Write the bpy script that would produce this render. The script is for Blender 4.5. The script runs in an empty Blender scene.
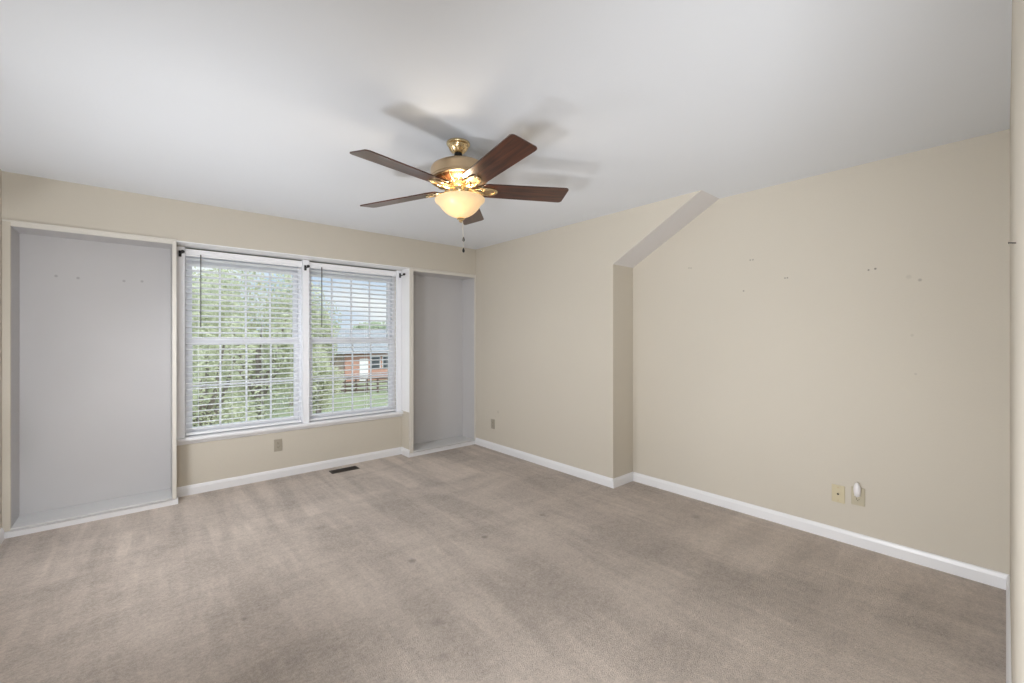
import bpy, bmesh, math, random
from mathutils import Vector, Matrix
random.seed(7)
SC = bpy.context.scene
COL = SC.collection
PI = math.pi

# ------------------------------------------------------------------ camera
YAW = math.radians(40.8564)
EYE = 1.337
cam_d = bpy.data.cameras.new('camera'); cam = bpy.data.objects.new('camera', cam_d); COL.objects.link(cam)
cam.location = (0, 0, EYE); cam.rotation_euler = (PI/2, 0, -YAW)
cam_d.sensor_width = 36; cam_d.lens = 427.03/1024*36
cam_d.shift_y = -4.06/1024; cam_d.clip_start = 0.01; cam_d.clip_end = 400
SC.camera = cam

# ------------------------------------------------------------------ world, sun, exposure
SC.view_settings.view_transform = 'Standard'; SC.view_settings.look = 'None'
SC.view_settings.gamma = 1; SC.view_settings.use_curve_mapping = False
SC.view_settings.exposure = 0.13
W = bpy.data.worlds.new('sky'); SC.world = W; W.use_nodes = True
wn = W.node_tree.nodes; wl = W.node_tree.links; wn.clear()
wo = wn.new('ShaderNodeOutputWorld'); wb = wn.new('ShaderNodeBackground')
tc = wn.new('ShaderNodeTexCoord'); mp = wn.new('ShaderNodeMapping'); mp.inputs['Scale'].default_value = (1, 1, 3.2)
nz = wn.new('ShaderNodeTexNoise'); nz.inputs['Scale'].default_value = 3.0; nz.inputs['Detail'].default_value = 6
rp = wn.new('ShaderNodeValToRGB')
rp.color_ramp.elements[0].position = .42; rp.color_ramp.elements[0].color = (.56, .68, .86, 1)
rp.color_ramp.elements[1].position = .62; rp.color_ramp.elements[1].color = (.93, .95, .98, 1)
wl.new(tc.outputs['Generated'], mp.inputs['Vector']); wl.new(mp.outputs[0], nz.inputs['Vector'])
sx = wn.new('ShaderNodeSeparateXYZ'); wl.new(tc.outputs['Generated'], sx.inputs[0])
zr = wn.new('ShaderNodeMapRange'); zr.inputs['From Min'].default_value = .12; zr.inputs['From Max'].default_value = .7; zr.inputs['To Min'].default_value = 1; zr.inputs['To Max'].default_value = 3.5
wl.new(sx.outputs['Z'], zr.inputs['Value'])
zs_ = wn.new('ShaderNodeVectorMath'); zs_.operation = 'SCALE'; wl.new(rp.outputs[0], zs_.inputs[0]); wl.new(zr.outputs[0], zs_.inputs['Scale'])
wl.new(nz.outputs['Fac'], rp.inputs[0]); wl.new(zs_.outputs[0], wb.inputs['Color']); wl.new(wb.outputs[0], wo.inputs[0])
wb.inputs['Strength'].default_value = 1.0
sun_d = bpy.data.lights.new('sun', 'SUN'); sun_d.energy = 2.2; sun_d.angle = math.radians(2); sun_d.color = (1, .95, .86)
sun = bpy.data.objects.new('sun', sun_d); COL.objects.link(sun)
sun.rotation_euler = Vector((-.35, .75, -1.0)).to_track_quat('-Z', 'Y').to_euler()   # from behind the house, no patch indoors
FAN_LAMP_W = 5.5; FILL_LAMP_L = 66.0  # fan bulb power, then glow of the added wall fill
FILL_COL = (.975, .995, 1.035)
FILL_SPOT_W = (138.0, 190.0, 270.0, 112.0, 125.0)  # power of the five added fill floods
try:
    SC.cycles.use_denoising = True
    SC.cycles.max_bounces = 10; SC.cycles.diffuse_bounces = 6; SC.cycles.transparent_max_bounces = 16
    SC.cycles.sample_clamp_indirect = 6.0; SC.cycles.caustics_reflective = False; SC.cycles.caustics_refractive = False
except Exception:
    pass

# ------------------------------------------------------------------ dimensions (metres)
H = 2.44
XL, XR, XD = -0.7055, 3.163, 3.469
YA, YB, YJ, YS = 4.351, 4.538, 2.283, 1.489
ZS = 1.9875
YW = -0.014           # wall beside the camera
ZT = 2.113            # underside of the header over window and bookcases
RX0, RX1 = 0.205, 2.252   # window recess
T = 0.12

# ------------------------------------------------------------------ helpers
def new_bm(): return bmesh.new()
def box(bm, x0, x1, y0, y1, z0, z1, mi=0, bevel=0):
    vs = [bm.verts.new((x, y, z)) for x in (x0, x1) for y in (y0, y1) for z in (z0, z1)]
    idx = [(0,1,3,2), (4,6,7,5), (0,4,5,1), (2,3,7,6), (0,2,6,4), (1,5,7,3)]
    fs = []
    for f in idx:
        fc = bm.faces.new([vs[i] for i in f]); fc.material_index = mi; fs.append(fc)
    if bevel:
        es = list({e for f in fs for e in f.edges})
        bmesh.ops.bevel(bm, geom=es, offset=bevel, segments=2, affect='EDGES', profile=.5, clamp_overlap=True)
    return fs
def prism(bm, pts, vec, mi=0):
    """closed prism: pts = outline, vec = extrusion"""
    v = Vector(vec)
    a = [bm.verts.new(p) for p in pts]; b = [bm.verts.new(Vector(p)+v) for p in pts]
    n = len(pts); out = []
    out.append(bm.faces.new(list(reversed(a)))); out.append(bm.faces.new(b))
    for i in range(n): out.append(bm.faces.new([a[i], a[(i+1) % n], b[(i+1) % n], b[i]]))
    for f in out: f.material_index = mi
    return out
def lathe(bm, prof, n=40, c=(0, 0, 0), close=False, flute=None):
    rings = []
    for r, z in prof:
        if r < 1e-5: rings.append([bm.verts.new((c[0], c[1], c[2]+z))])
        else:
            ring = []
            for i in range(n):
                a = 2*PI*i/n; rr = r*(1+(flute*math.cos(a*16) if flute else 0))
                ring.append(bm.verts.new((c[0]+rr*math.cos(a), c[1]+rr*math.sin(a), c[2]+z)))
            rings.append(ring)
    for A, B in zip(rings, rings[1:]):
        if len(A) == 1 and len(B) == 1: continue
        for i in range(n):
            j = (i+1) % n
            if len(A) == 1: bm.faces.new([A[0], B[j], B[i]])
            elif len(B) == 1: bm.faces.new([A[i], A[j], B[0]])
            else: bm.faces.new([A[i], A[j], B[j], B[i]])
def tube(bm, pts, r, n=10, cap=True):
    pts = [Vector(p) for p in pts]; rings = []
    rs = r if isinstance(r, (list, tuple)) else [r]*len(pts)
    for k, p in enumerate(pts):
        d = (pts[min(k+1, len(pts)-1)]-pts[max(k-1, 0)]).normalized()
        u = d.orthogonal().normalized(); w = d.cross(u)
        if k and rings:
            u0 = (Vector(rings[-1][0].co)-pts[k-1]); u0 = (u0-d*u0.dot(d)).normalized()
            u = u0; w = d.cross(u)
        rings.append([bm.verts.new(p+(u*math.cos(2*PI*i/n)+w*math.sin(2*PI*i/n))*rs[k]) for i in range(n)])
    for A, B in zip(rings, rings[1:]):
        for i in range(n): bm.faces.new([A[i], A[(i+1) % n], B[(i+1) % n], B[i]])
    if cap:
        bm.faces.new(list(reversed(rings[0]))); bm.faces.new(rings[-1])
def ball(bm, c, r, sx=1, sy=1, sz=1, u=16, v=10):
    m = Matrix.Translation(c) @ Matrix.Diagonal((sx*r, sy*r, sz*r, 1))
    bmesh.ops.create_uvsphere(bm, u_segments=u, v_segments=v, radius=1, matrix=m)
def obj(name, bm, mats, parent=None, loc=None, smooth=False, mat4=None):
    bmesh.ops.recalc_face_normals(bm, faces=bm.faces)
    if mat4 is not None: bm.transform(mat4)
    me = bpy.data.meshes.new(name); bm.to_mesh(me); bm.free()
    for m in (mats if isinstance(mats, (list, tuple)) else [mats]): me.materials.append(m)
    if smooth:
        for p in me.polygons: p.use_smooth = True
        try: me.set_sharp_from_angle(angle=math.radians(38))
        except Exception: pass
    o = bpy.data.objects.new(name, me); COL.objects.link(o)
    if loc: o.location = loc
    if parent: o.parent = parent
    return o
def thing(name, label, cat, loc=(0, 0, 0), rot=(0, 0, 0), group=None):
    o = bpy.data.objects.new(name, None); COL.objects.link(o); o.empty_display_size = .1
    o.location = loc; o.rotation_euler = rot; o['label'] = label; o['category'] = cat
    if group: o['group'] = group
    return o
def tag(o, label, cat, group=None):
    o['label'] = label; o['category'] = cat
    if group: o['group'] = group
    return o
def struct(name, bm, mats, label=None, cat=None, parent=None, **k):
    o = obj(name, bm, mats, parent, **k)
    if not parent:
        o['kind'] = 'structure'
        if label: o['label'] = label; o['category'] = cat
    return o
def copy_tree(o, parent=None):
    c = o.copy(); COL.objects.link(c)
    if parent: c.parent = parent
    for ch in list(o.children): copy_tree(ch, c)
    return c

# ------------------------------------------------------------------ materials
def srgb(r, g, b):
    f = lambda c: (c/255/12.92) if c/255 <= .04045 else ((c/255+.055)/1.055)**2.4
    return (f(r), f(g), f(b), 1)
def mat(name, col, rough=.5, metal=0, bump=0, bscale=60, var=0, vscale=3, spots=(), spec=.5, emit=None, es=0):
    m = bpy.data.materials.new(name); m.use_nodes = True
    N = m.node_tree.nodes; L = m.node_tree.links; p = N['Principled BSDF']
    if len(col) == 3: col = (*col, 1)
    p.inputs['Base Color'].default_value = col; p.inputs['Roughness'].default_value = rough
    p.inputs['Metallic'].default_value = metal; p.inputs['Specular IOR Level'].default_value = spec
    src = None
    geo = N.new('ShaderNodeNewGeometry')
    if var:
        n = N.new('ShaderNodeTexNoise'); n.inputs['Scale'].default_value = vscale; n.inputs['Detail'].default_value = 4
        L.new(geo.outputs['Position'], n.inputs['Vector'])
        r = N.new('ShaderNodeMapRange'); r.inputs['From Min'].default_value = .25; r.inputs['From Max'].default_value = .75
        r.inputs['To Min'].default_value = 1-var; r.inputs['To Max'].default_value = 1+var
        L.new(n.outputs['Fac'], r.inputs['Value'])
        x = N.new('ShaderNodeVectorMath'); x.operation = 'SCALE'; x.inputs[0].default_value = col[:3]
        L.new(r.outputs[0], x.inputs['Scale']); src = x.outputs[0]
    for (pt, rad, dark) in spots:                       # small nail holes, plugs and scuffs
        d = N.new('ShaderNodeVectorMath'); d.operation = 'DISTANCE'; d.inputs[1].default_value = pt
        L.new(geo.outputs['Position'], d.inputs[0])
        r = N.new('ShaderNodeMapRange'); r.inputs['From Min'].default_value = rad*.5; r.inputs['From Max'].default_value = rad
        r.inputs['To Min'].default_value = dark; r.inputs['To Max'].default_value = 1
        L.new(d.outputs['Value'], r.inputs['Value'])
        x = N.new('ShaderNodeVectorMath'); x.operation = 'SCALE'
        if src: L.new(src, x.inputs[0])
        else: x.inputs[0].default_value = col[:3]
        L.new(r.outputs[0], x.inputs['Scale']); src = x.outputs[0]
    if src: L.new(src, p.inputs['Base Color'])
    if bump:
        n = N.new('ShaderNodeTexNoise'); n.inputs['Scale'].default_value = bscale; n.inputs['Detail'].default_value = 3
        L.new(geo.outputs['Position'], n.inputs['Vector'])
        b = N.new('ShaderNodeBump'); b.inputs['Strength'].default_value = bump; b.inputs['Distance'].default_value = .004
        L.new(n.outputs['Fac'], b.inputs['Height']); L.new(b.outputs[0], p.inputs['Normal'])
    if emit: p.inputs['Emission Color'].default_value = (*emit, 1); p.inputs['Emission Strength'].default_value = es
    return m

BEIGE = (.60, .555, .475)
wall_spots = []
for (y, z, r, d) in [(1.309, 1.692, .008, .55), (1.262, 1.921, .008, .6), (1.243, 1.921, .008, .6), (1.722, 1.917, .008, .7), (1.740, 1.92, .008, .7),
                     (1.031, 1.761, .007, .5), (1.016, 1.761, .007, .5), (.567, 1.763, .007, .45), (.534, 1.767, .008, .4),
                     (.331, 1.676, .011, .7), (.38, 1.70, .016, .9), (2.39, 1.446, .009, .7), (2.357, 1.389, .009, .75), (2.42, 1.40, .009, .75),
                     (.365, 1.35, .010, .88), (.35, 1.12, .008, .85), (.62, .30, .06, .985)]:
    wall_spots.append(((XD, y, z), r, d))
wall_spots += [((XR, 3.909, .46), .022, .88), ((XR, 3.96, .40), .012, .92), ((2.0, YW, 1.75), .01, .6)]
M_wall = mat('beige_wall_paint', BEIGE, .75, bump=.12, bscale=90, var=.015, vscale=1.2, spots=wall_spots, spec=.25)
M_wall2 = mat('beige_wall_paint_plain', BEIGE, .75, bump=.12, bscale=90, var=.015, vscale=1.2, spec=.25)
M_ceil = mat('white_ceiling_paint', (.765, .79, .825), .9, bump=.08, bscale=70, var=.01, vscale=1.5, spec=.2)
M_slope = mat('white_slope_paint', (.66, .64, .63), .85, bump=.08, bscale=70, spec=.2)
M_trim = mat('white_semi_gloss_trim', (.81, .81, .82), .35, bump=.03, bscale=40)
M_frame = mat('off_white_face_frame', (.68, .65, .59), .4, bump=.03, bscale=40)
gspots = [((x, 4.62, z), .012, .72) for x, z in ((-.487, 1.794), (-.372, 1.789), (-.113, 1.789), (-.004, 1.795))]
M_grey = mat('grey_bookcase_paint', (.56, .55, .55), .6, bump=.06, bscale=50, var=.02, vscale=2, spots=gspots, spec=.3)
M_greyshelf = mat('grey_shelf_paint', (.62, .62, .62), .45, bump=.04, bscale=50, spec=.4)
M_vinyl = mat('white_window_vinyl', (.88, .89, .92), .35)
M_slat = mat('white_blind_slat', (.90, .91, .93), .4)
M_board = mat('white_gloss_board', (.88, .88, .88), .35)
M_black = mat('black_iron', (.012, .012, .012), .35, metal=.3)
M_wand = mat('smoked_wand_plastic', (.06, .06, .055), .25)
M_brass = mat('antique_brass', (.76, .60, .36), .26, metal=1.0)
M_brass_b = mat('brushed_brass_band', (.60, .45, .29), .32, metal=1.0)
M_copper = mat('copper_vent_ring', (.34, .15, .07), .3, metal=.8)
M_ivory = mat('ivory_plate_plastic', (.60, .53, .36), .35)
M_almond = mat('almond_plate_plastic', (.40, .36, .29), .4)
M_ivoryd = mat('ivory_plug_face', (.50, .45, .33), .4)
M_hole = mat('slot_black', (.02, .018, .015), .6)
M_white = mat('white_plastic', (.82, .80, .80), .3)
M_register = mat('dark_bronze_register', (.028, .019, .012), .45, metal=.3)
M_grass = mat('lawn_grass', (.15, .17, .09), .9, bump=.6, bscale=8, var=.3, vscale=.8)
M_drive = mat('pale_concrete', (.40, .36, .33), .9, var=.1, vscale=.7)
M_fence = mat('weathered_fence_wood', (.12, .08, .06), .85, var=.2, vscale=2)
M_roof = mat('grey_roof_shingle', (.20, .21, .22), .9, var=.12, vscale=1.5)
M_sid = mat('tan_siding', (.50, .40, .32), .8)
M_gsid = mat('grey_siding', (.46, .46, .44), .8)
M_dglass = mat('dark_house_window', (.06, .07, .08), .2)
M_bark = mat('grey_brown_bark', (.20, .17, .14), .9, bump=.5, bscale=12)

def brick_mat():
    m = bpy.data.materials.new('red_brick'); m.use_nodes = True; N = m.node_tree.nodes; L = m.node_tree.links
    p = N['Principled BSDF']; p.inputs['Roughness'].default_value = .9
    t = N.new('ShaderNodeTexCoord'); b = N.new('ShaderNodeTexBrick'); b.inputs['Scale'].default_value = 4
    b.inputs['Color1'].default_value = (.45, .20, .14, 1); b.inputs['Color2'].default_value = (.52, .26, .19, 1); b.inputs['Mortar'].default_value = (.45, .38, .33, 1)
    mp = N.new('ShaderNodeMapping'); mp.inputs['Rotation'].default_value = (PI/2, 0, 0)
    L.new(t.outputs['Object'], mp.inputs[0]); L.new(mp.outputs[0], b.inputs['Vector']); L.new(b.outputs['Color'], p.inputs['Base Color'])
    return m
M_brick = brick_mat()

def leaf_mat(name, c1, c2):
    m = bpy.data.materials.new(name); m.use_nodes = True; N = m.node_tree.nodes; L = m.node_tree.links; N.clear()
    o = N.new('ShaderNodeOutputMaterial'); d = N.new('ShaderNodeBsdfDiffuse'); t = N.new('ShaderNodeBsdfTranslucent'); mx = N.new('ShaderNodeMixShader')
    mx.inputs[0].default_value = .4
    g = N.new('ShaderNodeNewGeometry'); n = N.new('ShaderNodeTexNoise'); n.inputs['Scale'].default_value = 1.6
    r = N.new('ShaderNodeValToRGB'); r.color_ramp.elements[0].position = .35; r.color_ramp.elements[1].position = .65
    r.color_ramp.elements[0].color = (*c1, 1); r.color_ramp.elements[1].color = (*c2, 1)
    L.new(g.outputs['Position'], n.inputs['Vector']); L.new(n.outputs['Fac'], r.inputs[0])
    L.new(r.outputs[0], d.inputs[0]); L.new(r.outputs[0], t.inputs[0]); L.new(d.outputs[0], mx.inputs[1]); L.new(t.outputs[0], mx.inputs[2]); L.new(mx.outputs[0], o.inputs[0])
    return m
M_leaf = [leaf_mat('pale_green_leaves', (.40, .42, .27), (.55, .56, .41)), leaf_mat('mid_green_leaves', (.28, .31, .18), (.42, .44, .29)),
          leaf_mat('grey_green_leaves', (.30, .36, .24), (.44, .48, .34))]

def wood_mat():
    m = bpy.data.materials.new('mahogany_blade'); m.use_nodes = True; N = m.node_tree.nodes; L = m.node_tree.links
    p = N['Principled BSDF']; p.inputs['Roughness'].default_value = .30; p.inputs['Coat Weight'].default_value = .4; p.inputs['Coat Roughness'].default_value = .15
    t = N.new('ShaderNodeTexCoord'); mp = N.new('ShaderNodeMapping'); mp.inputs['Scale'].default_value = (3, 45, 45)
    n = N.new('ShaderNodeTexNoise'); n.inputs['Scale'].default_value = 1.0; n.inputs['Detail'].default_value = 5; n.inputs['Distortion'].default_value = .6
    r = N.new('ShaderNodeValToRGB'); r.color_ramp.elements[0].position = .35; r.color_ramp.elements[1].position = .68
    r.color_ramp.elements[0].color = (.022, .007, .005, 1); r.color_ramp.elements[1].color = (.095, .029, .013, 1)
    L.new(t.outputs['Object'], mp.inputs[0]); L.new(mp.outputs[0], n.inputs['Vector']); L.new(n.outputs['Fac'], r.inputs[0]); L.new(r.outputs[0], p.inputs['Base Color'])
    return m
M_wood = wood_mat()

def glass_mat():
    m = bpy.data.materials.new('clear_window_glass'); m.use_nodes = True; N = m.node_tree.nodes; L = m.node_tree.links; N.clear()
    o = N.new('ShaderNodeOutputMaterial'); t = N.new('ShaderNodeBsdfTransparent'); g = N.new('ShaderNodeBsdfGlossy'); g.inputs['Roughness'].default_value = .02
    t.inputs[0].default_value = (.96, .98, .97, 1)
    f = N.new('ShaderNodeFresnel'); f.inputs['IOR'].default_value = 1.3; mx = N.new('ShaderNodeMixShader')
    L.new(f.outputs[0], mx.inputs[0]); L.new(t.outputs[0], mx.inputs[1]); L.new(g.outputs[0], mx.inputs[2]); L.new(mx.outputs[0], o.inputs[0])
    return m
M_glass = glass_mat()

def bowl_mat():
    m = bpy.data.materials.new('frosted_alabaster_glass'); m.use_nodes = True; N = m.node_tree.nodes; L = m.node_tree.links; N.clear()
    o = N.new('ShaderNodeOutputMaterial'); d = N.new('ShaderNodeBsdfPrincipled'); t = N.new('ShaderNodeBsdfTranslucent'); a = N.new('ShaderNodeAddShader'); e = N.new('ShaderNodeEmission'); a2 = N.new('ShaderNodeAddShader')
    g = N.new('ShaderNodeNewGeometry'); n = N.new('ShaderNodeTexNoise'); n.inputs['Scale'].default_value = 28; n.inputs['Detail'].default_value = 4; n.inputs['Distortion'].default_value = 1
    r = N.new('ShaderNodeValToRGB'); r.color_ramp.elements[0].position = .35; r.color_ramp.elements[1].position = .65
    r.color_ramp.elements[0].color = (.15, .11, .062, 1); r.color_ramp.elements[1].color = (.18, .142, .09, 1)
    L.new(g.outputs['Position'], n.inputs['Vector']); L.new(n.outputs['Fac'], r.inputs[0]); L.new(r.outputs[0], t.inputs[0])
    d.inputs['Base Color'].default_value = (.42, .36, .25, 1); d.inputs['Roughness'].default_value = .3
    e.inputs[0].default_value = (1, .74, .42, 1); e.inputs[1].default_value = .32
    L.new(d.outputs[0], a.inputs[0]); L.new(t.outputs[0], a.inputs[1]); L.new(a.outputs[0], a2.inputs[0]); L.new(e.outputs[0], a2.inputs[1]); L.new(a2.outputs[0], o.inputs[0])
    return m
M_bowl = bowl_mat()

def emit_mat(name, col, s):
    m = bpy.data.materials.new(name); m.use_nodes = True; N = m.node_tree.nodes; L = m.node_tree.links; N.clear()
    o = N.new('ShaderNodeOutputMaterial'); e = N.new('ShaderNodeEmission'); e.inputs[0].default_value = (*col, 1); e.inputs[1].default_value = s
    L.new(e.outputs[0], o.inputs[0]); return m

def carpet_mat():
    m = bpy.data.materials.new('taupe_carpet'); m.use_nodes = True; N = m.node_tree.nodes; L = m.node_tree.links
    p = N['Principled BSDF']; p.inputs['Roughness'].default_value = .95; p.inputs['Specular IOR Level'].default_value = .1
    p.inputs['Sheen Weight'].default_value = .15; p.inputs['Sheen Roughness'].default_value = .5
    g = N.new('ShaderNodeNewGeometry')
    def math_(op, a, b=None, c=None):
        x = N.new('ShaderNodeMath'); x.operation = op
        for i, v in enumerate((a, b, c)):
            if v is None: continue
            if isinstance(v, (int, float)): x.inputs[i].default_value = v
            else: L.new(v, x.inputs[i])
        return x.outputs[0]
    def noise(scale, sc=(1, 1, 1), rotz=0, detail=3, dist=0, loc=(0, 0, 0), rough=.5):
        mp = N.new('ShaderNodeMapping'); mp.inputs['Scale'].default_value = sc; mp.inputs['Rotation'].default_value = (0, 0, rotz); mp.inputs['Location'].default_value = loc
        n = N.new('ShaderNodeTexNoise'); n.inputs['Scale'].default_value = scale; n.inputs['Detail'].default_value = detail; n.inputs['Distortion'].default_value = dist
        n.inputs['Roughness'].default_value = rough
        L.new(g.outputs['Position'], mp.inputs[0]); L.new(mp.outputs[0], n.inputs['Vector']); return n.outputs['Fac']
    def rng(s, a, b, lo, hi):
        r = N.new('ShaderNodeMapRange'); r.inputs['From Min'].default_value = a; r.inputs['From Max'].default_value = b
        r.inputs['To Min'].default_value = lo; r.inputs['To Max'].default_value = hi; L.new(s, r.inputs['Value']); return r.outputs[0]
    # vacuum strokes: bands pushed away from and along the window wall
    strokes = rng(noise(2.9, (1.0, .20, 1), .10, 5, .5, rough=.6), .43, .57, -.075, .075)
    cross = rng(noise(2.4, (.25, 1.1, 1), -.12, 5, .6, (3, 1, 0), .6), .44, .56, -.055, .055)
    blot = rng(noise(1.3, detail=6, dist=1.0, loc=(5, 2, 0), rough=.6), .40, .60, -.04, .04)
    medium = rng(noise(22, detail=5, dist=.4, rough=.65), .35, .65, -.075, .075)
    streak = rng(noise(18, (1, .10, 1), .12, 3), .52, .70, -.02, .10)
    fibre = rng(noise(260, detail=2, rough=.7), .3, .7, -.16, .16)
    grain = rng(noise(70, detail=3, rough=.7), .3, .7, -.16, .16)
    sep = N.new('ShaderNodeSeparateXYZ'); L.new(g.outputs['Position'], sep.inputs[0])
    X_, Y_ = sep.outputs['X'], sep.outputs['Y']
    wob = rng(noise(1.4, detail=4, dist=.5, loc=(9, 4, 0)), .3, .7, -.16, .16)
    yw = math_('ADD', Y_, wob)
    s1 = rng(yw, 3.36, 3.44, 0, 1)                                  # strip vacuumed along the window wall
    s1 = math_('MULTIPLY', s1, math_('ADD', rng(noise(6.5, (1, .10, 1), .16, 3, .3), .43, .57, -.06, .12), .03))
    line1 = math_('MULTIPLY', rng(yw, 3.28, 3.38, 0, 1), rng(yw, 3.40, 3.52, 1, 0))
    xw = math_('ADD', X_, math_('MULTIPLY', wob, .35))
    right = rng(xw, 2.62, 2.70, 0, 1); near = rng(Y_, 1.2, 1.6, 1, 0)
    s2 = math_('MULTIPLY', math_('MULTIPLY', right, near), math_('ADD', rng(noise(4.5, (.25, 1, 1), .1, 4, .4), .44, .56, -.06, .09), .03))
    line2 = math_('MULTIPLY', math_('MULTIPLY', rng(xw, 2.60, 2.67, 0, 1), rng(xw, 2.68, 2.74, 1, 0)), near)
    s = math_('ADD', strokes, cross)
    s = math_('ADD', s, s1); s = math_('ADD', s, s2)
    s = math_('ADD', s, math_('MULTIPLY', line1, -.05)); s = math_('ADD', s, math_('MULTIPLY', line2, .09))
    for q in (blot, medium, streak, fibre, grain): s = math_('ADD', s, q)
    s = math_('ADD', s, 1.0)
    for (x, y, r, d) in DENTS:
        dd = N.new('ShaderNodeVectorMath'); dd.operation = 'DISTANCE'; dd.inputs[1].default_value = (x, y, 0); L.new(g.outputs['Position'], dd.inputs[0])
        s = math_('MULTIPLY', s, rng(dd.outputs['Value'], r*.3, r, d, 1))
    v = N.new('ShaderNodeVectorMath'); v.operation = 'SCALE'; v.inputs[0].default_value = (.465, .40, .348); L.new(s, v.inputs['Scale'])
    L.new(v.outputs[0], p.inputs['Base Color'])
    b = N.new('ShaderNodeBump'); b.inputs['Strength'].default_value = .7; b.inputs['Distance'].default_value = .008
    L.new(noise(180, detail=3, rough=.7), b.inputs['Height']); L.new(b.outputs[0], p.inputs['Normal'])
    return m
def fpt(px, py):      # floor point of a dent
    u = (px-512)/427.03; v = (py-337.44)/427.03; t = EYE/v
    return t*(math.sin(YAW)+u*math.cos(YAW)), t*(math.cos(YAW)-u*math.sin(YAW))
DENTS = [(*fpt(px, py), r, d) for px, py, r, d in ((412.5, 560.5, .03, .62), (484.5, 537, .028, .55), (542, 515, .028, .7), (320, 528, .05, .82), (437, 622, .045, .82), (442, 658, .04, .8), (696, 517, .045, .78), (244, 619, .02, .75), (699, 541, .025, .8))]
M_carpet = carpet_mat()

# ------------------------------------------------------------------ room shell
YH = -1.75   # far end of the entry passage behind the camera
XP = 0.5     # its right-hand side
b = new_bm(); box(b, XL-T, XD+T, YH-T, 4.80, -.2, 0)
struct('floor', b, M_carpet, 'taupe cut pile carpet with vacuum strokes and furniture dents', 'carpet')
b = new_bm(); box(b, XL-T, XD+T, YH-T, 4.80, H, H+.2)
struct('ceiling', b, M_ceil, 'flat white painted ceiling', 'ceiling')
b = new_bm(); box(b, XL-T, XL, YH-T, 4.80, 0, H)
struct('wall_left', b, M_wall2, 'beige wall at the left edge of the room', 'wall')
b = new_bm()
box(b, XD, XD+T, YW-T, 4.80, 0, H)
struct('wall_right', b, M_wall, 'long beige wall on the right with nail holes', 'wall')
b = new_bm()   # the part standing proud near the window, with the sloping underside
fs = prism(b, [(XR, YJ, 0), (XR, YJ, ZS), (XR, YS, H), (XR, 4.80, H), (XR, 4.80, 0)], (XD-XR, 0, 0))
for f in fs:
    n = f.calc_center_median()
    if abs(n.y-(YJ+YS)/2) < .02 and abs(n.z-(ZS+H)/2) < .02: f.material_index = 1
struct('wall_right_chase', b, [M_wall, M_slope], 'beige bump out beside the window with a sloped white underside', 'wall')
b = new_bm(); box(b, XP, XD, YW-T, YW, 0, H)
struct('wall_back', b, M_wall, 'beige wall beside the camera at the right edge', 'wall')
b = new_bm(); box(b, XP, XP+T, YH, YW-T, 0, H); box(b, XL, XP+T, YH-T, YH, 0, H)
struct('wall_passage', b, M_wall2, 'beige walls of the entry passage behind the camera', 'wall')
b = new_bm()   # window wall: header, below-window panel, cheeks behind
box(b, XL, XR, YA, 4.80, ZT, H)
box(b, RX0, RX1, YB, 4.70, 0, .44)
box(b, RX0, .262, YB, 4.70, .44, ZT)
box(b, 2.196, RX1, YB, 4.70, .44, ZT)
box(b, XL, RX0, 4.64, 4.80, 0, ZT); box(b, RX1, XR, 4.64, 4.80, 0, ZT)
box(b, RX0-.006, RX0, YA+.02, 4.64, 0, ZT); box(b, RX1, RX1+.006, YA+.02, 4.64, 0, ZT)
struct('wall_front', b, M_wall2, 'beige wall around the window and bookcases', 'wall')

# baseboards with an eased top edge
BH, BT = .082, .013
def base_prof(x0, y0, x1, y1, nx, ny, ext0=0, ext1=0):
    d = Vector((x1-x0, y1-y0, 0)); l = d.length; d /= l
    s = Vector((x0, y0, 0))-d*ext0; vec = d*(l+ext0+ext1); n = Vector((nx, ny, 0))
    pr = [(0, 0), (BT, 0), (BT, BH*.70), (BT*.72, BH*.84), (BT*.55, BH*.93), (BT*.2, BH), (0, BH)]
    return [s+n*a+Vector((0, 0, z)) for a, z in pr], vec
def baseboard(name, runs, label):
    b = new_bm()
    for r in runs:
        p, v = base_prof(*r); prism(b, p, v)
    return struct(name, b, M_trim, label, 'baseboard')
baseboard('baseboard_front', [(RX0, YB, RX1, YB, 0, -1), (RX1, YB-BT, RX1, YA-BT*.6, -1, 0)], 'white baseboard below the window')
baseboard('baseboard_right', [(XR, 4.351, XR, YJ, -1, 0), (XR-BT, YJ, XD, YJ, 0, -1), (XD, YJ-BT, XD, YW, -1, 0)], 'white baseboard along the right wall and its bump out')
baseboard('baseboard_back', [(XD, YW, XP, YW, 0, 1)], 'white baseboard of the wall at the right edge')
baseboard('baseboard_left', [(XL, 4.335, XL, YH, 1, 0)], 'white baseboard of the left wall')

# white lining over the window recess, white board on its right side
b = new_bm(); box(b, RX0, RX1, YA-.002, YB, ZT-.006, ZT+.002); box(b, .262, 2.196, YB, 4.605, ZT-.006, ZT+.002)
struct('trim_1', b, M_board, 'white lining board over the window recess', 'trim')
b = new_bm(); box(b, RX1-.005, RX1, YA+.001, YB, .50, ZT-.006)  # white board stands in for window light on the beige reveal
struct('trim_2', b, M_board, 'white board added to brighten the right side of the window recess', 'trim')
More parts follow.
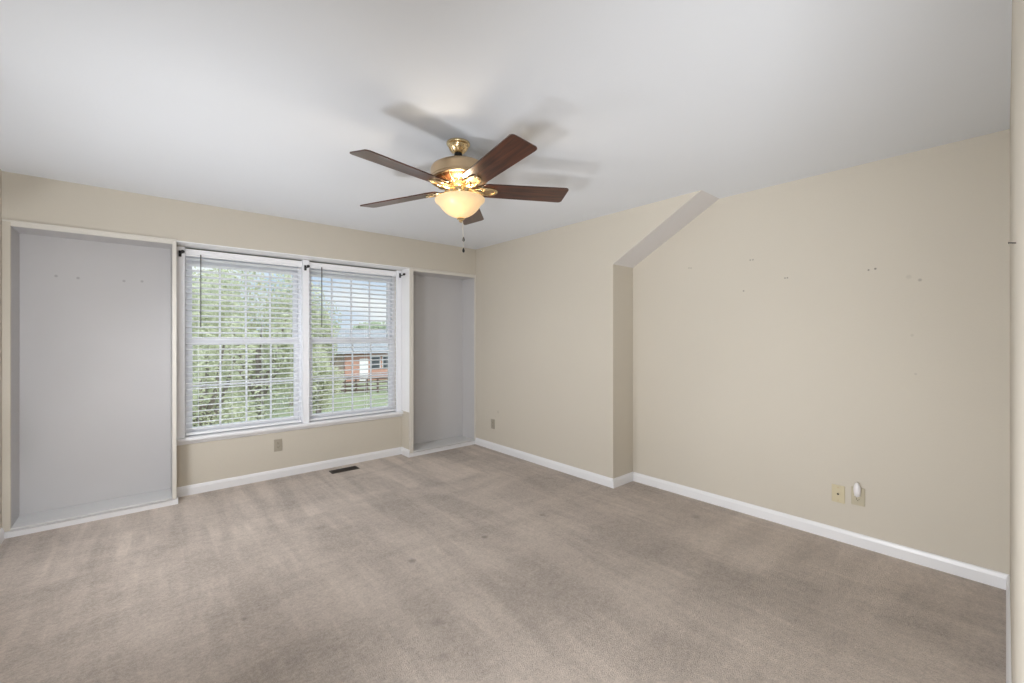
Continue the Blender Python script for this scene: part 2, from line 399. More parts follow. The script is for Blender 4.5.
# casings
b = new_bm(); box(b, RX0+.006, .270, 4.522, YB+.03, .492, 2.100, bevel=.003)
struct('trim_3', b, M_vinyl, 'white casing left of the window', 'trim')
b = new_bm(); box(b, 1.193, 1.253, 4.522, YB+.12, .492, 2.104, bevel=.003); box(b, 1.193, 1.197, 4.520, 4.524, .5, 2.09)
struct('trim_4', b, M_vinyl, 'white centre mullion between the two windows', 'trim')
b = new_bm(); box(b, 2.188, RX1-.010, 4.522, YB+.03, .492, 2.100, bevel=.003)
struct('trim_5', b, M_vinyl, 'white casing right of the window', 'trim')
b = new_bm()
p = [(0, 0, .466), (0, 0, .480), (0, .006, .490), (0, .030, .492), (0, .16, .492), (0, .16, .466)]
prism(b, [(RX0+.001, 4.496+y, z) for _, y, z in p], (RX1-RX0-.002, 0, 0))
prism(b, [(RX0+.001, 4.520, .466), (RX0+.001, 4.524, .440), (RX0+.001, 4.530, .432), (RX0+.001, YB, .432), (RX0+.001, YB, .466)], (RX1-RX0-.002, 0, 0))
struct('trim_6', b, M_trim, 'white window sill with apron below the blinds', 'sill')

# ------------------------------------------------------------------ windows
def window(n, x0, x1, label):
    w = bpy.data.objects.new('window_%d' % n, None); COL.objects.link(w); w['kind'] = 'structure'; w['label'] = label; w['category'] = 'window'
    w.location = ((x0+x1)/2, 4.66, .492)
    inv = Matrix.Translation(-w.location)
    z0, z1 = .492, 2.098
    b = new_bm()      # jamb frame
    box(b, x0-.010, x0+.020, 4.600, 4.70, z0, z1); box(b, x1-.020, x1+.010, 4.600, 4.70, z0, z1)
    box(b, x0+.02, x1-.02, 4.600, 4.70, z1-.03, z1); box(b, x0+.02, x1-.02, 4.61, 4.72, z0, z0+.018)
    obj('window_frame', b, M_vinyl, w, mat4=inv)
    def sash(name, zz0, zz1, y, bot, top, st):
        a0, a1 = x0+.020, x1-.020
        b = new_bm()
        box(b, a0, a0+st, y, y+.03, zz0, zz1, bevel=.003); box(b, a1-st, a1, y, y+.03, zz0, zz1, bevel=.003)
        box(b, a0+st, a1-st, y, y+.03, zz0, zz0+bot, bevel=.003); box(b, a0+st, a1-st, y, y+.03, zz1-top, zz1, bevel=.003)
        s = obj(name, b, M_vinyl, w, mat4=inv)
        b = new_bm(); box(b, a0+st-.004, a1-st+.004, y+.012, y+.018, zz0+bot-.004, zz1-top+.004)
        obj('pane', b, M_glass, s, mat4=inv)
        b = new_bm(); g0, g1, h0, h1 = a0+st, a1-st, zz0+bot, zz1-top
        for k in (1, 2, 3):
            xx = g0+(g1-g0)*k/4; box(b, xx-.0075, xx+.0075, y+.010, y+.020, h0, h1)
        if name == 'lower_sash': zz = (h0+h1)/2; box(b, g0, g1, y+.0095, y+.0205, zz-.009, zz+.009)
        obj('grille', b, M_vinyl, s, mat4=inv)
        return s
    sash('lower_sash', .510, 1.325, 4.620, .045, .055, .036)
    up = sash('upper_sash', 1.285, 2.068, 4.655, .055, .085, .036)
    b = new_bm(); box(b, (x0+x1)/2-.03, (x0+x1)/2+.03, 4.612, 4.622, 1.300, 1.322, bevel=.003)
    obj('sash_lock', b, M_vinyl, w, mat4=inv)
    return w
window(1, .272, 1.192, 'left double hung window with white grilles')
window(2, 1.254, 2.186, 'right double hung window with white grilles')

# ------------------------------------------------------------------ blinds
def blind(x0, x1, wand_x, wz0, label):
    yc = 4.574
    t = thing('window_blind', label, 'blind', ((x0+x1)/2, yc, 2.03), group='white horizontal blinds in the double window')
    inv = Matrix.Translation(-t.location)
    b = new_bm(); box(b, x0, x1, 4.553, 4.604, 2.045, 2.087, bevel=.002); obj('headrail', b, M_slat, t, mat4=inv)
    b = new_bm(); prism(b, [(x0, 4.545, 2.030), (x0, 4.552, 2.030), (x0, 4.552, 2.089), (x0, 4.541, 2.089), (x0, 4.541, 2.080), (x0, 4.545, 2.074), (x0, 4.545, 2.046), (x0, 4.541, 2.040)], (x1-x0, 0, 0))
    obj('valance', b, M_slat, t, mat4=inv)
    b = new_bm(); box(b, x0+.004, x1-.004, yc-.026, yc+.022, .502, .520, bevel=.004); obj('bottom_rail', b, M_slat, t, mat4=inv)
    # one slat mesh, slightly crowned, shared by every slat
    b = new_bm(); w2 = .0272; n = 8; th = .0034; L = x1-x0-.008
    top = []; bot = []
    for i in range(n+1):
        y = -w2+2*w2*i/n; z = .0058*(1-(y/w2)**2) + y*SLAT_TILT
        top.append((-L/2, y, z+th/2)); bot.append((-L/2, y, z-th/2))
    prism(b, top+list(reversed(bot)), (L, 0, 0))
    first = obj('slat', b, M_slat, t); first.location = (0, 0, 0)
    z = .552; k = 0
    while z < 2.03:
        s = first if k == 0 else first.copy()
        if k: COL.objects.link(s); s.parent = t
        s.location = (0, 0, z-t.location.z); z += .0485; k += 1
    for fx in (.10, .37, .63, .90):
        xx = x0+(x1-x0)*fx; b = new_bm()
        for yy in (yc-.0275, yc+.0275): box(b, xx-.0008, xx+.0008, yy-.0005, yy+.0005, .52, 2.05)
        obj('ladder_cord', b, M_slat, t, mat4=inv)
    b = new_bm(); tube(b, [(wand_x, 4.532, 2.045), (wand_x, 4.530, 2.02), (wand_x, 4.528, wz0)], .0042, 6)
    tube(b, [(wand_x, 4.545, 2.05), (wand_x, 4.532, 2.045)], .002, 6)
    obj('wand', b, M_wand, t, mat4=inv)
    return t
SLAT_TILT = -.17
blind(.274, 1.190, .378, 1.427, 'white horizontal blind over the left window showing green trees')
blind(1.256, 2.185, 1.372, 1.442, 'white horizontal blind over the right window showing sky and a brick house')

# ------------------------------------------------------------------ curtain rod brackets
def bracket(x, z, rz, label):
    t = thing('curtain_rod_bracket', label, 'curtain bracket', (x, 4.522, z), (0, 0, rz), 'black curtain rod brackets on the window casing')
    b = new_bm(); box(b, -.010, .010, -.005, 0, -.026, .026, bevel=.002); ball(b, (0, -.005, .016), .004); ball(b, (0, -.005, -.016), .004)
    obj('mounting_plate', b, M_black, t)
    b = new_bm(); tube(b, [(0, -.002, -.004), (0, -.05, -.004), (0, -.088, -.004)], .005, 10); obj('arm', b, M_black, t, smooth=True)
    b = new_bm()   # rod cup
    pts = [(0, -.100+.013*math.cos(a), .006+.013*math.sin(a)) for a in [PI*.92+i*PI*1.16/9 for i in range(10)]]
    tube(b, pts, .0048, 8); ball(b, (0, -.100, .003), .0135, 1.1, 1, 1)
    obj('rod_cup', b, M_black, t, smooth=True)
    return t
bracket(.236, 2.040, .12, 'black curtain rod bracket at the upper left corner of the window')
bracket(1.214, 2.024, 0, 'black curtain rod bracket on the centre mullion of the window')
bracket(2.221, 2.044, 0, 'black curtain rod bracket at the upper right corner of the window')

# ------------------------------------------------------------------ built-in bookcases
def bookcase(x0, x1, ox0, ox1, label, base_over):
    """x0..x1 outer faces, ox0..ox1 clear opening"""
    t = thing('built_in_bookcase', label, 'bookcase', ((x0+x1)/2, YA, 0), group='empty grey built in bookcases beside the window')
    inv = Matrix.Translation(-t.location)
    z0, z1 = .062, 2.083
    b = new_bm(); box(b, ox0-.006, ox1+.006, 4.620, 4.636, .02, 2.105); obj('back_panel', b, M_grey, t, mat4=inv)
    for (a, c) in ((max(x0+.001, ox0-.014), ox0), (ox1, min(x1-.001, ox1+.014))):
        b = new_bm(); box(b, a, c, YA+.015, 4.620, .02, 2.105); obj('side_panel', b, M_grey, t, mat4=inv)
    b = new_bm(); box(b, ox0, ox1, YA+.015, 4.620, z1, 2.105); obj('top_panel', b, M_grey, t, mat4=inv)
    b = new_bm(); box(b, ox0, ox1, YA-.013, 4.620, .045, z0, bevel=.002); obj('bottom_shelf', b, M_greyshelf, t, mat4=inv)
    b = new_bm()
    prism(b, [(x0+.001, YA+.010, 0), (x0+.001, YA-.004, 0), (x0+.001, YA-.004, .034), (x0+.001, YA-.002, .038), (x0+.001, YA+.004, .039), (x0+.001, YA+.004, .046), (x0+.001, YA+.010, .046)], (x1-x0-.002+base_over, 0, 0))
    obj('base_board', b, M_trim, t, mat4=inv)
    for (a, c) in ((x0, ox0), (ox1, x1)):
        b = new_bm(); box(b, a, c, YA-.006, YA+.013, .046, ZT, bevel=.0015); obj('stile', b, M_wall2 if a < XL+.01 else M_frame, t, mat4=inv)
    b = new_bm(); box(b, ox0, ox1, YA-.006, YA+.013, z1, ZT, bevel=.0015); obj('top_rail', b, M_frame, t, mat4=inv)
    b = new_bm(); prism(b, [(x0, YA-.006, ZT-.004), (x0, YA-.013, ZT+.001), (x0, YA-.013, ZT+.008), (x0, YA, ZT+.008), (x0, YA, ZT-.004)], (x1-x0, 0, 0))
    obj('crown_strip', b, M_frame, t, mat4=inv)
    return t
bookcase(XL+.001, RX0, -.667, .179, 'wide empty grey built in bookcase at the left of the window', .012)
bookcase(RX1-.001, XR-.001, 2.298, 3.145, 'empty grey built in bookcase in the corner right of the window', 0)

# ------------------------------------------------------------------ ceiling fan
def fan():
    c = Vector((1.3550, 2.0330, H))
    t = thing('ceiling_fan', 'five blade brass ceiling fan with dark mahogany blades and a lit glass bowl', 'ceiling fan', c)
    nrm = Vector((-.0165, .0459, 1)).normalized()
    piv = Vector((0, 0, -.07))
    R = Matrix.Translation(piv) @ nrm.to_track_quat('Z', 'Y').to_matrix().to_4x4() @ Matrix.Translation(-piv)
    # undo twist so the axis is only leaned
    q = Vector((0, 0, 1)).rotation_difference(nrm)
    R = Matrix.Translation(piv) @ q.to_matrix().to_4x4() @ Matrix.Translation(-piv)
    b = new_bm(); lathe(b, [(0, 0), (.066, 0), (.067, -.006), (.064, -.012), (.055, -.016), (.053, -.024), (.046, -.036), (.036, -.048), (.030, -.056), (.024, -.060), (0, -.060)], 32)
    can = obj('canopy', b, M_brass, t, smooth=True)
    b = new_bm()
    for i in range(12):
        a = 2*PI*i/12; r0, r1 = .053, .036
        tube(b, [(r0*math.cos(a), r0*math.sin(a), -.022), (.045*math.cos(a), .045*math.sin(a), -.038), (.034*math.cos(a), .034*math.sin(a), -.050)], .0045, 8)
    obj('fluting', b, M_brass, can, smooth=True)
    b = new_bm(); lathe(b, [(0, -.058), (.022, -.060), (.024, -.068), (.022, -.076), (.012, -.082), (0, -.082)], 24); obj('hanger_ball', b, M_black, t, smooth=True, mat4=R)
    b = new_bm(); lathe(b, [(.012, -.075), (.012, -.095), (.028, -.098), (.031, -.104), (.031, -.112), (.040, -.116), (.060, -.120), (.060, -.128), (0, -.128)], 28); obj('downrod', b, M_brass, t, smooth=True, mat4=R)
    b = new_bm(); lathe(b, [(0, -.122), (.070, -.123), (.110, -.127), (.136, -.133), (.150, -.141), (.157, -.150), (.159, -.160), (.159, -.196), (.1615, -.198), (.1615, -.203), (.159, -.205), (.159, -.209), (.162, -.211), (.162, -.216), (.154, -.220), (0, -.220)], 56)
    obj('motor_housing', b, M_brass_b, t, smooth=True, mat4=R)
    b = new_bm(); lathe(b, [(.153, -.218), (.140, -.226), (.118, -.236), (.098, -.241), (0, -.241)], 48); und = obj('vent_ring', b, M_copper, t, smooth=True, mat4=R)
    for i in range(20):
        a = 2*PI*i/20
        b = new_bm(); tube(b, [(.152*math.cos(a), .152*math.sin(a), -.221), (.130*math.cos(a), .130*math.sin(a), -.233), (.100*math.cos(a), .100*math.sin(a), -.243)], .0035, 6)
        obj('vent_rib', b, M_brass, und, smooth=True, mat4=R)
    b = new_bm(); lathe(b, [(.0, -.238), (.090, -.240), (.092, -.242), (.086, -.250), (.070, -.254), (.066, -.262), (.060, -.266), (0, -.266)], 40); obj('flywheel', b, M_brass, t, smooth=True, mat4=R)
    b = new_bm(); lathe(b, [(0, -.262), (.050, -.263), (.056, -.268), (.056, -.292), (.052, -.298), (.058, -.303), (.064, -.306), (.066, -.312), (.050, -.318), (0, -.320)], 40); obj('switch_housing', b, M_brass, t, smooth=True, mat4=R)
    # light kit: three arms holding a bowl
    b = new_bm()
    for i in range(3):
        a = 2*PI*i/3+.5; tube(b, [(.05*math.cos(a), .05*math.sin(a), -.308), (.09*math.cos(a), .09*math.sin(a), -.314), (.118*math.cos(a), .118*math.sin(a), -.326), (.122*math.cos(a), .122*math.sin(a), -.334)], .005, 8)
        ball(b, (.124*math.cos(a), .124*math.sin(a), -.334), .007)
    tube(b, [(0, 0, -.315), (0, 0, -.432)], .004, 8)
    obj('light_fitter', b, M_brass, t, smooth=True, mat4=R)
    prof_o = [(.141, -.326), (.140, -.332), (.132, -.339), (.122, -.348), (.114, -.359), (.105, -.372), (.092, -.387), (.075, -.401), (.055, -.413), (.034, -.422), (.018, -.427), (.006, -.429)]
    prof_i = [(max(r-.004, .006), z+.003) for r, z in reversed(prof_o)]
    b = new_bm(); lathe(b, prof_o+prof_i+[prof_o[0]], 56); bmesh.ops.remove_doubles(b, verts=b.verts, dist=1e-6)
    obj('glass_bowl', b, M_bowl, t, smooth=True, mat4=R)
    b = new_bm(); lathe(b, [(0, -.424), (.012, -.426), (.022, -.430), (.023, -.434), (.014, -.438), (.010, -.442), (.012, -.447), (.007, -.453), (0, -.455)], 24); obj('finial', b, M_brass, t, smooth=True, mat4=R)
    # bulbs
    for a in (2.6, 2.6+2.1, 2.6+4.2):
        b = new_bm(); px, py = .045*math.cos(a), .045*math.sin(a)
        lathe(b, [(0, -.398), (.010, -.396), (.017, -.388), (.0185, -.378), (.015, -.366), (.010, -.354), (.0095, -.345), (0, -.345)], 16, (px, py, 0))
        bu = obj('bulb', b, M_bulb, t, smooth=True, mat4=R)
        b = new_bm(); tube(b, [(px, py, -.345), (px, py, -.312)], .0125, 12); obj('socket', b, M_brass, bu, smooth=True, mat4=R)
    # blades
    ph0, half, pitch, R1 = -.4375, .0745, -.2215, .648
    zb = 2.1767-H
    for k in range(5):
        a = ph0+k*2*PI/5
        M = R @ Matrix.Rotation(a, 4, 'Z') @ Matrix.Translation((0, 0, zb)) @ Matrix.Rotation(pitch, 4, 'X')
        # outline in the xy plane
        r0 = .128; pts = []
        def arc(cx, cy, r, a0, a1, n=6):
            for i in range(n+1):
                q_ = a0+(a1-a0)*i/n; pts.append((cx+r*math.cos(q_), cy+r*math.sin(q_)))
        hr = half*.86
        arc(r0+.03, -hr+.03, .03, -PI, -PI/2); 
        arc(R1-.024, -half+.020, .020, -PI/2, -.15)
        arc(R1-.024, half-.020, .020, .15, PI/2)
        arc(r0+.03, hr-.03, .03, PI/2, PI)
        b = new_bm(); prism(b, [(x, y, -.003) for x, y in pts], (0, 0, .006))
        bmesh.ops.bevel(b, geom=[e for e in b.edges if abs(e.verts[0].co.z-e.verts[1].co.z) < 1e-6], offset=.0012, segments=1, affect='EDGES')
        bl = obj('blade', b, M_wood, t); bl.matrix_local = M
        # blade iron: arm from the flywheel and a pierced oval plate under the blade
        b = new_bm()
        tube(b, [(.050, 0, .008), (.075, 0, .000), (.095, 0, -.012), (.115, 0, -.013), (.13, 0, -.010)], [.018, .015, .012, .010, .009], 10)
        tube(b, [(.07, 0, .000), (.095, .022, -.009), (.125, .034, -.008), (.155, .028, -.008)], .0055, 8)
        tube(b, [(.07, 0, .000), (.095, -.022, -.009), (.125, -.034, -.008), (.155, -.028, -.008)], .0055, 8)
        n = 36; outer = []; inner = []
        for i in range(n):
            q_ = 2*PI*i/n; outer.append((.170+.050*math.cos(q_), .036*math.sin(q_))); inner.append((.170+.034*math.cos(q_), .021*math.sin(q_)))
        vo = [[b.verts.new((x, y, z)) for x, y in ring] for ring, z in ((outer, -.004), (outer, -.009), ([(.170+(x-.170)*.9, y*.9) for x, y in outer], -.0125), (inner, -.0125), (inner, -.004))]
        for A, B in zip(vo, vo[1:]+vo[:1]):
            for i in range(n): b.faces.new([A[i], A[(i+1) % n], B[(i+1) % n], B[i]])
        iron = obj('blade_iron', b, M_brass, t, smooth=True); iron.matrix_local = M
        b = new_bm(); prism(b, [(x, y, -.0085) for x, y in inner], (0, 0, .005)); med = obj('medallion', b, M_brass_b, iron)
        b = new_bm()
        b.free()
        for (x, y) in ((.126, .018), (.126, -.018), (.214, 0)):
            b = new_bm(); ball(b, (x, y, -.012), .005, 1, 1, .6, 10, 6); obj('screw', b, M_brass, iron, smooth=True)
    # pull chains
    for (dx, dy, zt, name) in ((.010, -.004, -.536, 'light'), (.003, -.010, -.600, 'fan')):
        b = new_bm(); z = -.452
        tube(b, [(dx, dy, -.445), (dx, dy, zt)], .0011, 6)
        while z > zt: ball(b, (dx, dy, z), .0021, 1, 1, 1, 6, 4); z -= .0075
        ch = obj('pull_chain', b, M_chain, t, smooth=True, mat4=R)
        b = new_bm(); lathe(b, [(0, zt+.003), (.003, zt), (.006, zt-.008), (.0075, zt-.016), (.006, zt-.023), (0, zt-.027)], 14, (dx, dy, 0)); obj('chain_fob', b, M_black, ch, smooth=True, mat4=R)
    ld = bpy.data.lights.new('fan_bulb_light', 'POINT'); ld.energy = FAN_LAMP_W; ld.color = (1, .86, .68); ld.shadow_soft_size = .035
    lo = bpy.data.objects.new('fan_bulb_light', ld); COL.objects.link(lo); lo.parent = t
    lo.location = R @ Vector((-.026, -.034, -.356))
    return t
M_bulb = emit_mat('glowing_bulb', (1, .82, .55), 6)
M_chain = mat('pale_metal_chain', (.75, .72, .66), .3, metal=.7)
fan()

# ------------------------------------------------------------------ outlets, plates, night light, register
def plate_geo(t, m, rx=(0, 0, 0)):
    b = new_bm(); w, h = .035, .0575
    box(b, -w, w, -.006, 0, -h, h, bevel=.0028); return obj('cover_plate', b, m, t)
def duplex(name, label, loc, rz, m, mf):
    t = thing(name, label, 'outlet', loc, (0, 0, rz)); plate_geo(t, m)
    for s in (1, -1):
        b = new_bm()
        pts = []
        for i in range(20):
            a = 2*PI*i/20; pts.append((.017*math.cos(a), -.006, s*.0195+max(-.0118, min(.0118, .017*math.sin(a)))))
        prism(b, pts, (0, -.0025, 0)); r = obj('receptacle', b, mf, t)
        b = new_bm()
        box(b, -.0075, -.0050, -.0090, -.0083, s*.0195-.001, s*.0195+.008); box(b, .0050, .0075, -.0090, -.0083, s*.0195, s*.0195+.007)
        tube(b, [(0, -.0083, s*.0195-.006), (0, -.0090, s*.0195-.006)], .0025, 8); obj('slots', b, M_hole, r)
    b = new_bm(); tube(b, [(0, -.006, 0), (0, -.0075, 0)], .003, 10); obj('screw', b, m, t)
    return t
duplex('wall_outlet', 'tan electrical outlet under the window on the beige wall', (.976, YB, .311), 0, M_almond, M_almond)
duplex('wall_outlet', 'small tan electrical outlet low on the wall near the far corner', (XR, 4.003, .304), -PI/2, M_almond, M_almond)
duplex('wall_outlet', 'ivory electrical outlet on the right wall with a night light in its top socket', (XD, .619, .318), -PI/2, M_ivoryd, M_ivoryd)
t = thing('phone_jack_plate', 'ivory jack plate with a dark centre hole left of the night light', 'wall plate', (XD, .722, .307), (0, 0, -PI/2))
plate_geo(t, M_ivory)
b = new_bm(); tube(b, [(0, -.006, 0), (0, -.010, 0)], .009, 16); j = obj('jack', b, M_ivory, t, smooth=True)
b = new_bm(); tube(b, [(0, -.0098, 0), (0, -.0108, 0)], .0062, 12); obj('jack_hole', b, M_hole, j)
for s in (.042, -.042):
    b = new_bm(); tube(b, [(0, -.006, s), (0, -.0078, s)], .0034, 10); obj('screw', b, M_brass_b, t)
t = thing('night_light', 'white oval plug in night light on the right wall outlet', 'night light', (XD-.0088, .619, .345), (0, 0, -PI/2))
b = new_bm(); ball(b, (0, -.022, .022), .019, 1, .95, 2.45, 20, 14)
for v in b.verts:
    if v.co.y > -.0002: v.co.y = -.0002
obj('shade', b, M_white, t, smooth=True)
b = new_bm(); box(b, -.015, .015, -.024, 0, -.020, .012, bevel=.004); obj('plug_body', b, M_white, t, smooth=True)

t = thing('floor_register', 'dark metal heating vent set in the carpet under the window', 'floor vent', (1.54, 4.366, 0))
b = new_bm(); L2, W2 = .135, .056
box(b, -L2, L2, -W2, -W2+.014, 0, .005, bevel=.001); box(b, -L2, L2, W2-.014, W2, 0, .005, bevel=.001)
box(b, -L2, -L2+.016, -W2+.014, W2-.014, 0, .005, bevel=.001); box(b, L2-.016, L2, -W2+.014, W2-.014, 0, .005, bevel=.001)
obj('frame', b, M_register, t)
b = new_bm()
for i in range(22): x = -L2+.024+i*(2*L2-.048)/21; box(b, x-.0018, x+.0018, -W2+.014, W2-.014, .0008, .0042)
box(b, -L2+.016, L2-.016, -.002, .002, .001, .0045)
obj('louvers', b, M_register, t)
b = new_bm(); box(b, -L2+.012, L2-.012, -W2+.012, W2-.012, .0001, .0007); obj('duct_opening', b, M_hole, t)

b = new_bm(); tube(b, [(1.35, YW, 1.53), (1.35, YW+.0105, 1.532)], .0011, 8); tube(b, [(1.35, YW+.0098, 1.532), (1.35, YW+.0108, 1.532)], .0022, 8)
tag(obj('wall_nail', b, M_black), 'small dark nail sticking out of the wall at the right edge', 'nail')

# ------------------------------------------------------------------ added fill lamps, out of view, to brighten the room
def fill_lamp(y, z, strength, label):  # invented wall lamp, unseen, adds fill light near the window
    t = thing('added_fill_lamp', label, 'fill light', (XL, y, z))
    b = new_bm(); box(b, 0, .018, -.05, .05, -.09, .09, bevel=.006); obj('back_plate', b, M_brass_b, t)
    b = new_bm(); tube(b, [(.015, 0, -.10), (.05, 0, -.13), (.075, 0, -.135), (.080, 0, -.125)], .007, 8); lathe(b, [(0, -.128), (.052, -.128), (.052, -.120), (0, -.120)], 24, (.080, 0, 0)); obj('arm', b, M_brass, t, smooth=True)
    b = new_bm(); lathe(b, [(0, -.119), (.046, -.119), (.050, -.115), (.052, 0), (.050, .125), (.046, .13), (0, .13)], 24, (.080, 0, 0)); obj('shade', b, emit_mat('fill_lamp_glow', FILL_COL, strength), t, smooth=True)
fill_lamp(2.95, .95, FILL_LAMP_L, 'unseen added sconce on the left wall nearest the window')
def fill_spot(loc, aim, watts, cone, wall_dir, label, size=1.0):  # invented unseen flood, put in to light ceiling, walls and floor
    loc = Vector(loc); d = (Vector(aim)-loc).normalized()
    t = thing('added_fill_spot', label, 'fill_spot', loc)
    b = new_bm(); q = Vector((0, 0, 1)).rotation_difference(d).to_matrix().to_4x4()
    lathe(b, [(0, -.085), (.060, -.080), (.090, -.060), (.104, -.018), (.108, -.012), (.108, -.006), (.101, -.006), (.098, -.014), (0, -.016)], 32); b.transform(q @ Matrix.Scale(size, 4))
    obj('lamp_head', b, M_white, t, smooth=True)
    b = new_bm(); w = Vector(wall_dir); tube(b, [d*-.07, d*-.07+w*.5, w], .008, 8); tube(b, [w*.90, w], .045, 20)
    obj('bracket', b, M_white, t, smooth=True)
    ld = bpy.data.lights.new('fill_spot_beam', 'SPOT'); ld.energy = watts; ld.spot_size = math.radians(cone); ld.spot_blend = 1.0; ld.shadow_soft_size = .13*size; ld.color = FILL_COL
    lo = bpy.data.objects.new('fill_spot_beam', ld); COL.objects.link(lo); lo.parent = t; lo.rotation_euler = d.to_track_quat('-Z', 'Y').to_euler()
WD = (-.155, 0, -.02)
fill_spot((-.53, 1.80, .30), (1.3, 3.5, 2.44), FILL_SPOT_W[0], 105, (-.175, 0, -.02), 'added fill floodlight low on the middle of the left wall', 1.5)
fill_spot((-.48, -.25, .40), (3.2, .6, 2.44), FILL_SPOT_W[1], 80, (-.225, 0, -.02), 'added fill floodlight low on the wall of the entry passage', 1.7)
fill_spot((-.55, .65, 1.00), (3.469, .9, .6), FILL_SPOT_W[2], 115, WD, 'added fill floodlight on the left wall aimed across the room')
fill_spot((-.55, -.40, 1.60), (.5, 4.35, 1.7), FILL_SPOT_W[3], 90, WD, 'added fill floodlight high in the entry passage')
fill_spot((-.55, 2.75, 2.10), (1.3, 3.8, 0), FILL_SPOT_W[4], 110, WD, 'added fill floodlight high on the left wall near the window')

# ------------------------------------------------------------------ outdoors
GZ = -2.8
b = new_bm(); box(b, -60, 90, 4.9, 160, GZ-.3, GZ); struct('ground', b, M_grass, 'lawn outside below the window', 'lawn')
b = new_bm(); prism(b, [(-10, 13.5, GZ+.001), (60, 36, GZ+.001), (60, 40.5, GZ+.001), (-10, 16.5, GZ+.001)], (0, 0, .03)); o = obj('driveway', b, M_drive); o['kind'] = 'structure'
# portals so the daylight is sampled well
for (x0, x1) in ((.29, 1.17), (1.275, 2.165)):
    pd = bpy.data.lights.new('window_portal', 'AREA'); pd.shape = 'RECTANGLE'; pd.size = x1-x0; pd.size_y = 1.55
    pd.cycles.is_portal = True
    po = bpy.data.objects.new('window_portal', pd); COL.objects.link(po); po.location = ((x0+x1)/2, 4.74, 1.30); po.rotation_euler = (-PI/2, 0, 0)

def at(fw, px, z):     # a place outdoors by distance ahead and bearing
    a = YAW+math.atan((px-512)/427.03); d = fw/math.cos(a-YAW)
    return Vector((d*math.sin(a), d*math.cos(a), z))
def tree(loc, rx, rz, ztop, nleaf, leaf, mi, label, trunk_r=.14):
    t = thing('tree', label, 'tree', loc, group=None)
    rnd = random.Random(int(loc.x*37+loc.y*11))
    cz = ztop-GZ-rz
    b = new_bm(); tube(b, [(0, 0, 0), (.05, .02, cz*.5), (.0, -.03, cz)], [trunk_r, trunk_r*.8, trunk_r*.5], 8)
    for i in range(5):
        a = i*1.3; tube(b, [(0, 0, cz*.55+i*.1), (math.cos(a)*rx*.35, math.sin(a)*rx*.35, cz*.9), (math.cos(a)*rx*.6, math.sin(a)*rx*.6, cz+rz*.3)], [trunk_r*.5, trunk_r*.3, trunk_r*.12], 6)
    obj('trunk', b, M_bark, t, smooth=True)
    b = new_bm(); clumps = []
    for i in range(26):
        a = rnd.uniform(0, 2*PI); u = rnd.uniform(-1, 1); s = rnd.uniform(.45, .95); c_ = math.sqrt(1-u*u)
        clumps.append((Vector((rx*s*c_*math.cos(a), rx*s*c_*math.sin(a), cz+rz*s*u)), rnd.uniform(.28, .46)))
    for i in range(nleaf):
        c, r = clumps[rnd.randrange(len(clumps))]
        d = Vector((rnd.gauss(0, 1), rnd.gauss(0, 1), rnd.gauss(0, 1))).normalized()*(rnd.random()**.4)
        p = c+Vector((d.x*rx*r, d.y*rx*r, d.z*rz*r))
        u = Vector((rnd.gauss(0, 1), rnd.gauss(0, 1), rnd.gauss(0, .7))).normalized(); w = u.orthogonal().normalized(); s = leaf*rnd.uniform(.6, 1.2)
        b.faces.new([b.verts.new(q) for q in (p-u*s, p+w*s*.5, p+u*s, p-w*s*.5)])
    obj('crown', b, M_leaf[mi], t)
    return t
tree(at(9.0, 202, GZ), 1.15, 2.5, 3.0, 12000, .05, 0, 'pale green leafy tree at the left edge of the left window')
tree(at(13.0, 258, GZ), 1.9, 2.9, 3.9, 15000, .065, 0, 'pale green leafy tree in the middle of the left window')
tree(at(19.5, 216, GZ), 2.7, 2.7, 4.2, 12000, .085, 1, 'darker green tree behind the pale trees at the left of the left window')
tree(at(26, 292, GZ), 2.5, 2.8, 4.2, 12000, .10, 1, 'mid green tree at the right edge of the left window')
tree(at(19.5, 318, GZ), 1.5, 2.1, 2.0, 11000, .075, 0, 'small green tree at the left edge of the right window')
tree(at(74, 318, GZ), 4.6, 3.6, 5.4, 8000, .30, 2, 'grey green tree far off, left of the brick house', .3)
tree(at(90, 378, GZ), 5.5, 3.4, 5.2, 8000, .34, 2, 'grey green tree far off behind the middle of the brick house', .3)
tree(at(74, 436, GZ), 4.6, 3.6, 5.0, 8000, .30, 2, 'grey green tree far off, right of the brick house', .3)
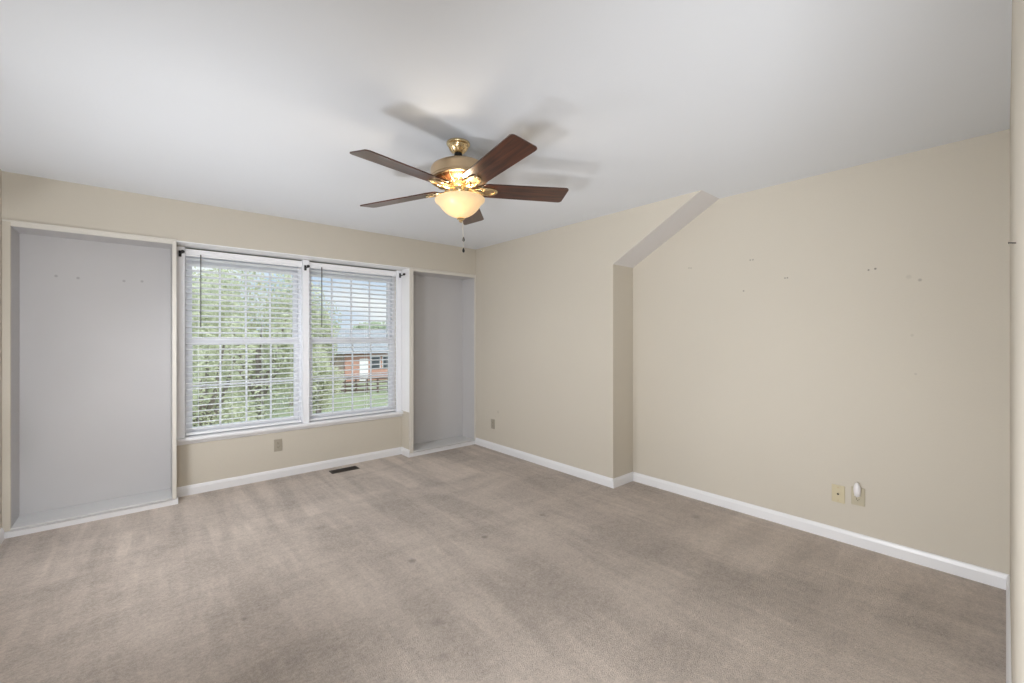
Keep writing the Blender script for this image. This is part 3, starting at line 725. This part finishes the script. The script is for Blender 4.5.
# neighbour's house
hc = at(41, 366, GZ); ang = -(YAW+math.atan((366-512)/427.03))+.22
h = thing('brick_house', 'red brick house with a grey roof seen through the right window', 'house', hc, (0, 0, ang))
b = new_bm(); box(b, -1.9, 5.6, 0, 7, 0, 2.75); obj('brick_wall', b, M_brick, h)
b = new_bm(); box(b, -3.6, -1.9, .6, 7, 0, 2.7); obj('garage_wall', b, M_sid, h)
b = new_bm(); prism(b, [(-4.1, -.5, 2.62), (-4.1, 3.5, 4.9), (-4.1, 7.5, 2.62)], (10.2, 0, 0)); obj('roof', b, M_roof, h)
for x in (.9, 2.0, 3.6):
    b = new_bm(); box(b, x-.45, x+.45, -.06, 0, 1.1, 2.3); f = obj('window_frame', b, M_white, h)
    b = new_bm(); box(b, x-.38, x+.38, -.09, -.06, 1.17, 2.23); obj('pane', b, M_dglass, f)
b = new_bm(); box(b, -.6, .2, -.05, 0, 0, 2.1); obj('front_door', b, M_white, h)
h2 = at(48, 338, GZ)
h = thing('grey_house', 'grey sided house with a dark roof beyond the green tree', 'house', h2, (0, 0, ang-.1))
b = new_bm(); box(b, -3.4, 1.3, 0, 6, 0, 2.6); obj('siding_wall', b, M_gsid, h)
b = new_bm(); prism(b, [(-3.8, -.4, 2.5), (-3.8, 3, 4.3), (-3.8, 6.4, 2.5)], (5.5, 0, 0)); obj('roof', b, M_roof, h)
b = new_bm(); box(b, -2.4, -1.4, -.05, 0, 1, 2.1); obj('window', b, M_dglass, h)
# rail fence across the lawn
A, B_ = at(31, 300, GZ), at(33, 430, GZ); dv = B_-A; n = 12
t = thing('rail_fence', 'brown wooden rail fence across the lawn below the brick house', 'fence', A)
for i in range(n+1):
    p = dv*i/n; b = new_bm(); box(b, p.x-.06, p.x+.06, p.y-.06, p.y+.06, 0, 1.15); obj('post', b, M_fence, t)
for z in (.2, .5, .8, 1.08):
    b = new_bm(); u = dv.normalized().cross(Vector((0, 0, 1)))*.03
    prism(b, [Vector((0, 0, z-.07))-u, Vector((0, 0, z-.07))+u, Vector((0, 0, z+.07))+u, Vector((0, 0, z+.07))-u], dv); obj('rail', b, M_fence, t)
